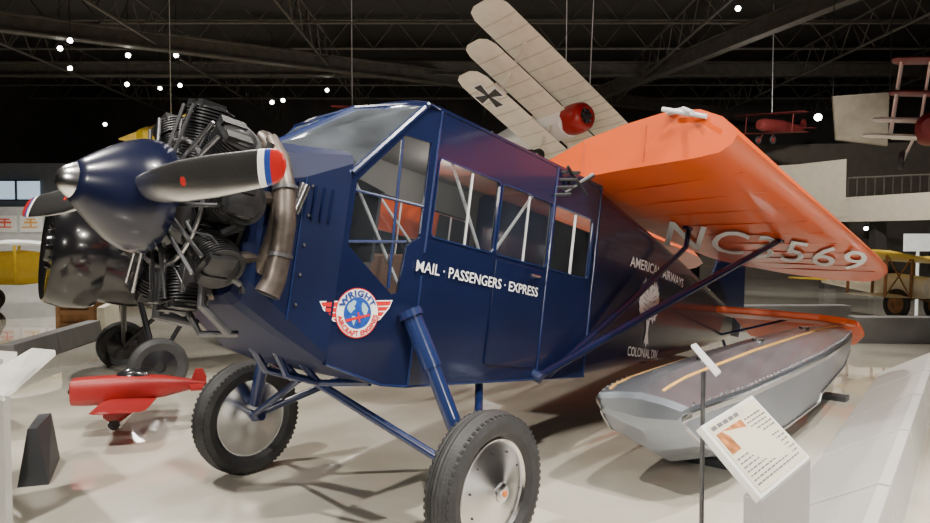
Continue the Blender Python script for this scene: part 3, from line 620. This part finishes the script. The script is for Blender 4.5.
for s_ in(-1,1):
    mb=MB(T); mb.loft([sup(-.30,.01,-.19,-.22,2,16,s_*.2),sup(-.25,.028,-.10,-.26,2,16,s_*.2),sup(-.15,.028,-.09,-.26,2,16,s_*.2),sup(-.02,.008,-.13,-.16,2,16,s_*.2)]); mb.build('wheel_fairing',M_rr,rz)
    mb=MB(T); mb.lathe([(.001,-.02),(.05,-.015),(.05,.015),(.001,.02)],axisM((-.21,s_*.2,-.285),(0,1,0)),16); mb.build('wheel',M_rub,rz)
# right hanging red/white biplane
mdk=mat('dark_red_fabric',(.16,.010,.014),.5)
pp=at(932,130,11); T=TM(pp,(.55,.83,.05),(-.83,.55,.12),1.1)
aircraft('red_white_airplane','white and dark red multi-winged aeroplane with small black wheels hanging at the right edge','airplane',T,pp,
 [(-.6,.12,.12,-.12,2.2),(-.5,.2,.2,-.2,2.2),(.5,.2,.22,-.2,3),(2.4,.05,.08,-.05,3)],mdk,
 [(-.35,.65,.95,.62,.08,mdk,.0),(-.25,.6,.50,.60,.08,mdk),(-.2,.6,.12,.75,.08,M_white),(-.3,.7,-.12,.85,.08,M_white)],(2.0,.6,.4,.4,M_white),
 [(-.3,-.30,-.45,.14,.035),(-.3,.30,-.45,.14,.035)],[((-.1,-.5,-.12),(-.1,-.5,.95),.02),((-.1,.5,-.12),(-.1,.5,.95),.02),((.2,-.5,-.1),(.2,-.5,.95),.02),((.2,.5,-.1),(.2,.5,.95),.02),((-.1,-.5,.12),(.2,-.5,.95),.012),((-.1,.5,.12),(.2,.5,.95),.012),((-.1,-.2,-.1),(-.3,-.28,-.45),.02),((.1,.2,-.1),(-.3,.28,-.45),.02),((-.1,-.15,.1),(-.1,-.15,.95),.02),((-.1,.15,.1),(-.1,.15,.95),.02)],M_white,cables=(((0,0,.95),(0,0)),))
# dim red aircraft far
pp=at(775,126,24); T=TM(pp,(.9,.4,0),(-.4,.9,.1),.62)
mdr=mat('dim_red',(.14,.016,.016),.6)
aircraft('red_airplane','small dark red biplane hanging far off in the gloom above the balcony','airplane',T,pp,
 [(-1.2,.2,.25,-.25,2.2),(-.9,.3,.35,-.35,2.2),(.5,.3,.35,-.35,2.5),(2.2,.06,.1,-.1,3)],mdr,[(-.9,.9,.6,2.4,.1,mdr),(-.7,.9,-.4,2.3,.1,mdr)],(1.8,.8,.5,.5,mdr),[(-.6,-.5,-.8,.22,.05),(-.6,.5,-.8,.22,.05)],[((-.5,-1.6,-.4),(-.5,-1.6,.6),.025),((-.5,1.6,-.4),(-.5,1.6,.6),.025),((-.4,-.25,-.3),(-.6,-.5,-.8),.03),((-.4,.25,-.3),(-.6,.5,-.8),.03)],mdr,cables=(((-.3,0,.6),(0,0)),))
pp=at(172,140,19); T=TM(pp,(.6,.8,0),(-.8,.6,-.1),.9)
aircraft('yellow_hanging_airplane','yellow aeroplane hanging far off, just showing above the radial engine','airplane',T,pp,
 [(-1.0,.2,.2,-.2,2.2),(-.8,.3,.3,-.3,2.2),(.5,.3,.3,-.3,2.5),(2.2,.06,.1,-.1,3)],M_yel,[(-.6,.9,.35,2.2,.1,M_yel)],(1.8,.8,.5,.5,M_yel),(),(),M_yel,cables=(((0,0,.35),(0,0)),))
pp=at(352,118,17); T=TM(pp,(.4,.9,.1),(-.9,.4,.1),.55)
aircraft('blue_red_airplane','small blue and red aeroplane hanging far off above the blue cabin windshield','airplane',T,pp,
 [(-1.0,.2,.2,-.2,2.2),(-.8,.3,.3,-.3,2.2),(.5,.3,.3,-.3,2.5),(2.2,.06,.1,-.1,3)],M_strut,[(-.6,.9,.45,.8,.1,M_red)],(1.8,.8,.5,.5,M_red),(),(),M_white,cables=(((0,0,.45),(0,0)),))
# hanging wing panel
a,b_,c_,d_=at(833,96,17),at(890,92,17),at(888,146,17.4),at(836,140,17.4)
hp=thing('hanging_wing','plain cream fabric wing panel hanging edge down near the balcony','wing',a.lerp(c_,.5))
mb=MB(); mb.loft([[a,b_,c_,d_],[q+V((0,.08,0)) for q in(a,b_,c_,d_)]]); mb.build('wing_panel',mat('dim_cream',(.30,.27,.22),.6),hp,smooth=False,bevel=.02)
for q in(a,b_):
    mb=MB(); mb.tube([q,(q.x,q.y,9.5)],.01,5); mb.build('hanging_wire',M_can,hp)
# yellow biplane right
pp=at(905,286,14.0); T=TM(pp,(-.25,.96,0),(-.96,-.25,.05))
aircraft('yellow_airplane','yellow winged vintage biplane with wooden struts on floor at far right','airplane',T,(pp.x,pp.y,0),
 [(-.6,.2,.2,-.2,2.2),(.2,.25,.25,-.25,2.5),(2.2,.05,.08,-.08,3)],M_cream,[(-.9,1.5,.50,1.25,.12,M_yel,.14),(-.6,1.1,-.20,1.2,.08,M_cream)],(2.0,.7,.5,.5,M_yel),[(-.3,-.5,-.35,.3,.05),(-.3,.5,-.35,.3,.05)],
 [((x,y,-.20),(x,y,.58),.028) for x in(-.6,.3) for y in(-1.1,-.5,.5,1.1)]+[((-.6,-1.1,-.2),(-.6,-.5,.6),.014),((-.6,-.5,-.2),(-.6,-1.1,.6),.014),((-.6,.5,-.2),(-.6,1.1,.6),.014),((-.6,1.1,-.2),(-.6,.5,.6),.014),((-.3,-.5,-.35),(-.3,0,-.2),.03),((-.3,.5,-.35),(-.3,0,-.2),.03)],M_wood)
# yellow plane left
pp=at(22,268,15.5); T=TM(pp,(.85,.5,-.03),(-.5,.85,0))
aircraft('yellow_trainer','bright yellow high-wing light aeroplane parked at the far left','airplane',T,(pp.x,pp.y,0),
 [(-1.3,.2,.2,-.25,2.2),(-1.1,.32,.3,-.36,2.4),(0,.36,.40,-.38,3),(2.6,.05,.12,-.05,3)],M_yel,[(-.5,1.2,.55,1.6,.14,M_white)],(2.2,1.0,.5,.6,M_yel),[(-.6,-.7,-.73,.27,.07),(-.6,.7,-.73,.27,.07)],
 [((-.5,-.3,-.3),(-.6,-.65,-.73),.03),((-.5,.3,-.3),(-.6,.65,-.73),.03),((-.1,-.34,-.3),(-.1,-1.3,.55),.03),((-.1,.34,-.3),(-.1,1.3,.55),.03)],M_yel)
# crate
cp=G(74,329); t=thing('wooden_crate','reddish brown wooden crate on the floor beyond the black aeroplane wheel','crate',(cp.x,cp.y+.3,0))
q=MB(); q.box((cp.x,cp.y+.3,.30),(.62,.5,.60)); q.build('body',M_wood,t,smooth=False)
M_bat=mat('crate_batten',(.38,.2,.09),.6)
for zz in(.06,.30,.54): q=MB(); q.box((cp.x,cp.y+.035,zz),(.66,.04,.08)); q.build('batten',M_bat,t,smooth=False)
for xx in(-.3,.3): q=MB(); q.box((cp.x+xx,cp.y+.03,.3),(.07,.05,.6)); q.build('batten',M_bat,t,smooth=False)
# ================= float =================
fo=V((1.07,4.25,0)); T=TM(fo,h,(-h.y,h.x,0))
FL=thing('seaplane_float','long silver metal seaplane float with two orange stripes lying right of the blue aeroplane','seaplane float',fo,0)
def fring(x,w,zt,zc,zk,zs):
    r=[(x,-w*.97,zs),(x,-w*.55,zs+(zt-zs)*.62),(x,0,zt),(x,w*.55,zs+(zt-zs)*.62),(x,w*.97,zs)]
    r+=[(x,w,zs-.04),(x,w*.98,(zs+zc)/2),(x,w*.90,zc),(x,w*.45,zc+(zk-zc)*.55),(x,0,zk),(x,-w*.45,zc+(zk-zc)*.55),(x,-w*.90,zc),(x,-w*.98,(zs+zc)/2),(x,-w,zs-.04)]
    return r
FS=[(0,.27,.70,.61,.585,.665),(.03,.31,.735,.57,.50,.69),(.20,.345,.77,.43,.33,.70),(.45,.37,.80,.33,.20,.70),(.8,.39,.81,.26,.13,.69),(1.75,.40,.82,.23,.10,.68),(2.75,.39,.80,.24,.12,.67),(2.80,.39,.80,.30,.20,.67),(4.0,.31,.76,.36,.28,.65),(4.75,.20,.70,.42,.36,.63),(5.05,.09,.65,.48,.44,.61)]
mb=MB(T); mb.loft([fring(*f) for f in FS]); mb.build('hull',M_alu,FL,ang=14)
def ftop(x,f):
    for a,b_ in zip(FS,FS[1:]):
        if x<=b_[0]:
            k=(x-a[0])/(b_[0]-a[0]); w=a[1]+(b_[1]-a[1])*k; zt=a[2]+(b_[2]-a[2])*k; zs=a[5]+(b_[5]-a[5])*k
            g=abs(f)*.97
            rel=1-.38*g/.55 if g<.55 else .62*(1-(g-.55)/.42)
            return (x,f*w*.97,zs+(zt-zs)*max(0,rel)+.006)
for f0 in(-.30,.84):
    mb=MB(T); rings=[]
    xs=sorted(set([.12+i*.17 for i in range(29)]+[f[0] for f in FS[2:-1]]))
    for x in xs:
        a=ftop(x,f0-.028); b_=ftop(x,f0+.028); rings.append([a,b_,(b_[0],b_[1],b_[2]-.02),(a[0],a[1],a[2]-.02)])
    mb.loft(rings); mb.build('deck_stripe',M_stripe,FL)
for s_ in(-1,1):
    mb=MB(T)
    for i in range(58):
        x=.1+i*.083
        p=ftop(x,s_*.95); mb.box((p[0],p[1]+s_*.004,p[2]-.004),(.014,.014,.012))
    o=mb.build('rivet_row',M_hub,FL,smooth=False); o['kind']='stuff'
    mb=MB(T); rings=[]
    for f in FS[:-1]:
        x,w,zt,zc,zk,zs=f; rings.append([(x,s_*w*1.0,zs-.07),(x,s_*w*1.03,zs-.06),(x,s_*w*1.03,zs-.03),(x,s_*w*1.0,zs-.02)])
    mb.loft(rings); mb.build('rub_rail',M_hub,FL)
    mb=MB(T); rings=[]
    for f in FS[1:-1]:
        x,w,zt,zc,zk,zs=f; rings.append([(x,s_*w*.90,zc+.012),(x,s_*w*.93,zc+.006),(x,s_*w*.93,zc-.010),(x,s_*w*.88,zc-.012)])
    mb.loft(rings); mb.build('chine_strip',M_hub,FL)
for x in(1.0,2.2,3.6):
    mb=MB(T); p=ftop(x,0); mb.lathe([(.05,-.01),(.05,.008),(.02,.010)],Matrix.Translation(p),16); mb.build('deck_hatch',M_hub,FL)
for x,zc in((1.2,.11),(4.05,.275)):
    mb=MB(T); mb.box((x,0,.025),(.16,.62,.05)); mb.box((x,0,zc*.5),(.12,.12,zc))
    tag(mb.build('float_stand',M_dkgrey,smooth=False),'dark cradle block under the %s end of the silver float'%('bow' if x<2 else 'stern'),'cradle')
# ================= signs =================
Av,Bv,Cv,Dv=G(701,426,1.0),G(752,395,1.0),G(811,458,.8),G(762,499,.8)
t=thing('information_sign','slanted white information panel with brown picture and text beside silver float','sign',(Dv.lerp(Cv,.5).x,Dv.lerp(Cv,.5).y,0))
nn=(Bv-Av).cross(Dv-Av).normalized(); nn=nn if nn.z>0 else -nn
mb=MB(); mb.slab([Av,Bv,Cv,Dv],-nn*.03); mb.build('panel_board',M_panel,t,smooth=False,bevel=.004)
def SG(u,v,k=.002): return (Av.lerp(Bv,u)).lerp(Dv.lerp(Cv,u),v)+nn*k
mb=MB(); mb.poly([SG(u,v) for u,v in((.04,.05),(.96,.05),(.96,.95),(.04,.95))]); sh=mb.build('printed_sheet',mat('sign_sheet',(.60,.55,.43),.4,var=.03),t,smooth=False)
mb=MB(); mb.poly([SG(u,v,.004) for u,v in((.07,.18),(.52,.18),(.52,.46),(.07,.46))]); mb.build('photo_print',mat('brown_photo',(.38,.14,.04),.4,var=.7,vs=25),sh,smooth=False)
mb=MB()
def bar(u0,u1,v0,v1): mb.poly([SG(u,v,.004) for u,v in((u0,v0),(u1,v0),(u1,v1),(u0,v1))])
for wv in range(5): bar(.07+wv*.1,.07+wv*.1+.08,.08,.13)
for j in range(5):
    v=.20+j*.055; u=.56
    while u<.9:
        l=random.uniform(.03,.08); bar(u,min(u+l,.94),v,v+.018); u+=l+.015
for j in range(7):
    v=.53+j*.055; u=.07
    while u<.9:
        l=random.uniform(.03,.07); bar(u,min(u+l,.94),v,v+.018); u+=l+.015
o=mb.build('printed_text',mat('print_grey',(.12,.12,.13),.5),sh,smooth=False); o['kind']='stuff'
mb=MB(); dd=V((Dv.x-Av.x,Dv.y-Av.y,0)).normalized()
mb.slab([Dv-V((0,0,.005)),Cv-V((0,0,.005)),(Cv.x,Cv.y,0.0),(Dv.x,Dv.y,0.0)],-dd*.07); mb.build('upright_board',M_ped,t,smooth=False,bevel=.006)
sy=2.75; sx=at(703,400,sy).x
t=thing('card_stand','slim dark metal pole with small tilted card in front of the float','stand',(sx,sy,0))
zc=at(703,372,sy).z
mb=MB(); mb.lathe([(.10,0),(.10,.012),(.02,.025),(.009,.03),(.009,zc),(.001,zc+.005)],Matrix.Translation((sx,sy,0)),24); mb.build('pole',M_case,t)
a,b_,c_,d_=at(691,345,sy-.05),at(696,343,sy+.07),at(721,371,sy+.07),at(716,375,sy-.05)
mb=MB(); mb.slab([a,b_,c_,d_],(0,0,-.008)); mb.build('card_holder',M_tube,t,smooth=False)
# left sign
H1=at(55,350,4.28); L1=at(3,396,4.0); H2=at(32,348,4.9); L2=at(-30,385,4.6)
t=thing('information_sign','bent white information stand seen edge on at the left side','sign',(L1.x-.15,L1.y+.15,0))
mb=MB(); mb.slab([H1,H2,L2,L1],(.01,-.01,-.03)); mb.build('panel_board',M_panel,t,smooth=False)
mb=MB(); mb.slab([L1,L2,(L2.x,L2.y,0),(L1.x,L1.y,0)],(.04,.0,0)); mb.build('upright_board',M_ped,t,smooth=False)
mb=MB(); H3=at(17,352,5.9); H4=at(-8,350,6.4); L3=at(-12,384,5.7); L4=at(-40,380,6.2)
t=thing('information_sign','second white angled stand, behind the edge-on one at the left side','sign',(L3.x,L3.y,0))
mb.slab([H3,H4,L4,L3],(0,0,-.035)); mb.build('panel_board',M_panel,t,smooth=False)
mb=MB(); mb.slab([H3+V((-.12,0,-.06)),H4+V((-.12,0,-.06)),(H4.x-.12,H4.y,0),(H3.x-.12,H3.y,0)],(-.04,0,0)); mb.build('upright_board',M_ped,t,smooth=False)
# ================= barriers =================
def barrier(label,pts,slope,hh,tw,m,inward,foot=0):
    t=MB(); rings=[]
    n=len(pts)
    for i,p in enumerate(pts):
        p=V((p[0],p[1],0)); q=V(pts[min(i+1,n-1)]+(0,))-V(pts[max(i-1,0)]+(0,)); q.normalize(); nrm=V((q.y,-q.x,0))*inward
        rings.append([p,p+nrm*slope+V((0,0,hh)),p+nrm*(slope+tw)+V((0,0,hh)),p+nrm*(slope+tw+foot)])
    t.loft(rings); return tag(t.build('low_barrier',m,smooth=False,bevel=.008),label,'barrier')
g0=G(880,372); g1=G(806,476)
dv=(g1-g0)
npc=5; g2=g0+dv*1.48
for i in range(npc):
    a=g0.lerp(g2,i/npc); b_=g0.lerp(g2,(i+.965)/npc)
    barrier('white sloping low barrier on the right, %s'%['farthest one beside the dark platform','second from the far end','middle one, beside float stern','fourth from the far end, behind information sign','nearest one at the bottom corner'][i],[(a.x,a.y),(b_.x,b_.y)],.52,.30,.06,M_bar,-1,.05)
mb=MB(); mb.loft([[(-3.02,4.66,0),(-2.84,4.72,0),(-3.1,5.3,0),(-3.26,5.2,0)],[(-3.03,4.8,.36),(-2.98,4.82,.36),(-3.13,5.25,.36),(-3.20,5.2,.36)]]); tag(mb.build('low_barrier',M_dkgrey,smooth=False),'dark grey tapered barrier end piece on the floor below the left stand','barrier')
a,b_=G(858,343),G(1010,344)
barrier('dark grey low platform barrier crossing behind the float at the right',[(a.x,a.y),(b_.x,b_.y)],.05,.40,.3,M_grey,-1)
a,b_=G(720,332),G(852,331)
barrier('grey long low barrier farther back behind the float stern',[(a.x,a.y),(b_.x,b_.y)],.05,.45,.3,M_grey,-1)
pa=[G(18,368),G(61,353),G(104,338)]
for i in range(2):
    a,b_=pa[i],pa[i].lerp(pa[i+1],.985)
    barrier('grey low barrier wall behind the red model aeroplane, %s piece'%['nearer','farther'][i],[(a.x,a.y),(b_.x,b_.y)],.05,.30,.2,M_grey,-1)
a,b_=G(106,333),G(120,324)
barrier('cream short upright barrier near the wooden crate',[(a.x,a.y),(b_.x,b_.y)],.02,.45,.12,M_cream,-1)
a,b_=G(250,338),G(620,345)
barrier('low grey barrier wall far behind the blue aeroplane belly',[(a.x,a.y),(b_.x,b_.y)],.05,.25,.3,M_grey,-1)
# ================= lights =================
LK=3.0
def spot(p,t,e,ang=70,rad=.15,col=(1,.94,.84),blend=.5):
    l=bpy.data.lights.new('spot','SPOT'); l.energy=e*LK; l.spot_size=R(ang); l.shadow_soft_size=rad; l.color=col; l.spot_blend=blend
    o=bpy.data.objects.new('spot_lamp',l); C.objects.link(o); o.location=p; d=V(t)-V(p); o.rotation_euler=d.to_track_quat('-Z','Y').to_euler(); return o
spot((3.5,0,7.5),(-.3,4.2,1.2),950,60)
spot((-3.5,.5,7.5),(-1.5,3.8,1.0),850,60)
spot((1,1.0,8),(0.5,3.6,0),700,80)
spot((6,5,8),(3,6,0.5),900,75)
spot((-6,6,8),(-3,6,0),850,80)
spot((0,9,8),(0,7,0),600,85)
spot((5,11,8),(3,9,1.0),650,70)
spot((-8,14,8),(-9,15,0),1200,90)
spot((-14,20,8),(-14,23,0),1200,90)
spot((8,14,8),(9,15,0),700,90)
spot((9,17,6),(11,22,2.8),600,90)
spot((-3,0,3.6),(1.6,13,4.2),420,28,.3)
spot((-6,20,8),(-4,20,0),700,100)
spot((-3.5,-3,4.5),(-.5,4,1.4),320,60,.25)  # fill added behind the camera to light the aeroplane's near side
spot((4,-2,3.5),(2,6,1.9),260,60,.25)
for p in ((-10,22,4.5),(0,24,4.5),(9,22,6),(-4,12,6.5),(14,14,6)):  # unseen fill lights added to lift the dark beams and trusses
    l=bpy.data.lights.new('up','POINT'); l.energy=90; l.shadow_soft_size=.5; l.color=(1,.93,.85); o=bpy.data.objects.new('ceiling_fill',l); C.objects.link(o); o.location=p
for p,e in (((.9,0,.62),16),((-.05,0,.62),8)):  # unseen fill lights added inside the cabin to brighten the windows
    l=bpy.data.lights.new('cabin','POINT'); l.energy=e; l.shadow_soft_size=.08; l.color=(1,.92,.8); o=bpy.data.objects.new('cabin_fill',l); C.objects.link(o); o.location=LM@V(p)
wd=bpy.data.worlds.new('w'); SC.world=wd; wd.use_nodes=True; bg=wd.node_tree.nodes['Background']; bg.inputs[0].default_value=(.9,.85,.8,1); bg.inputs[1].default_value=.15
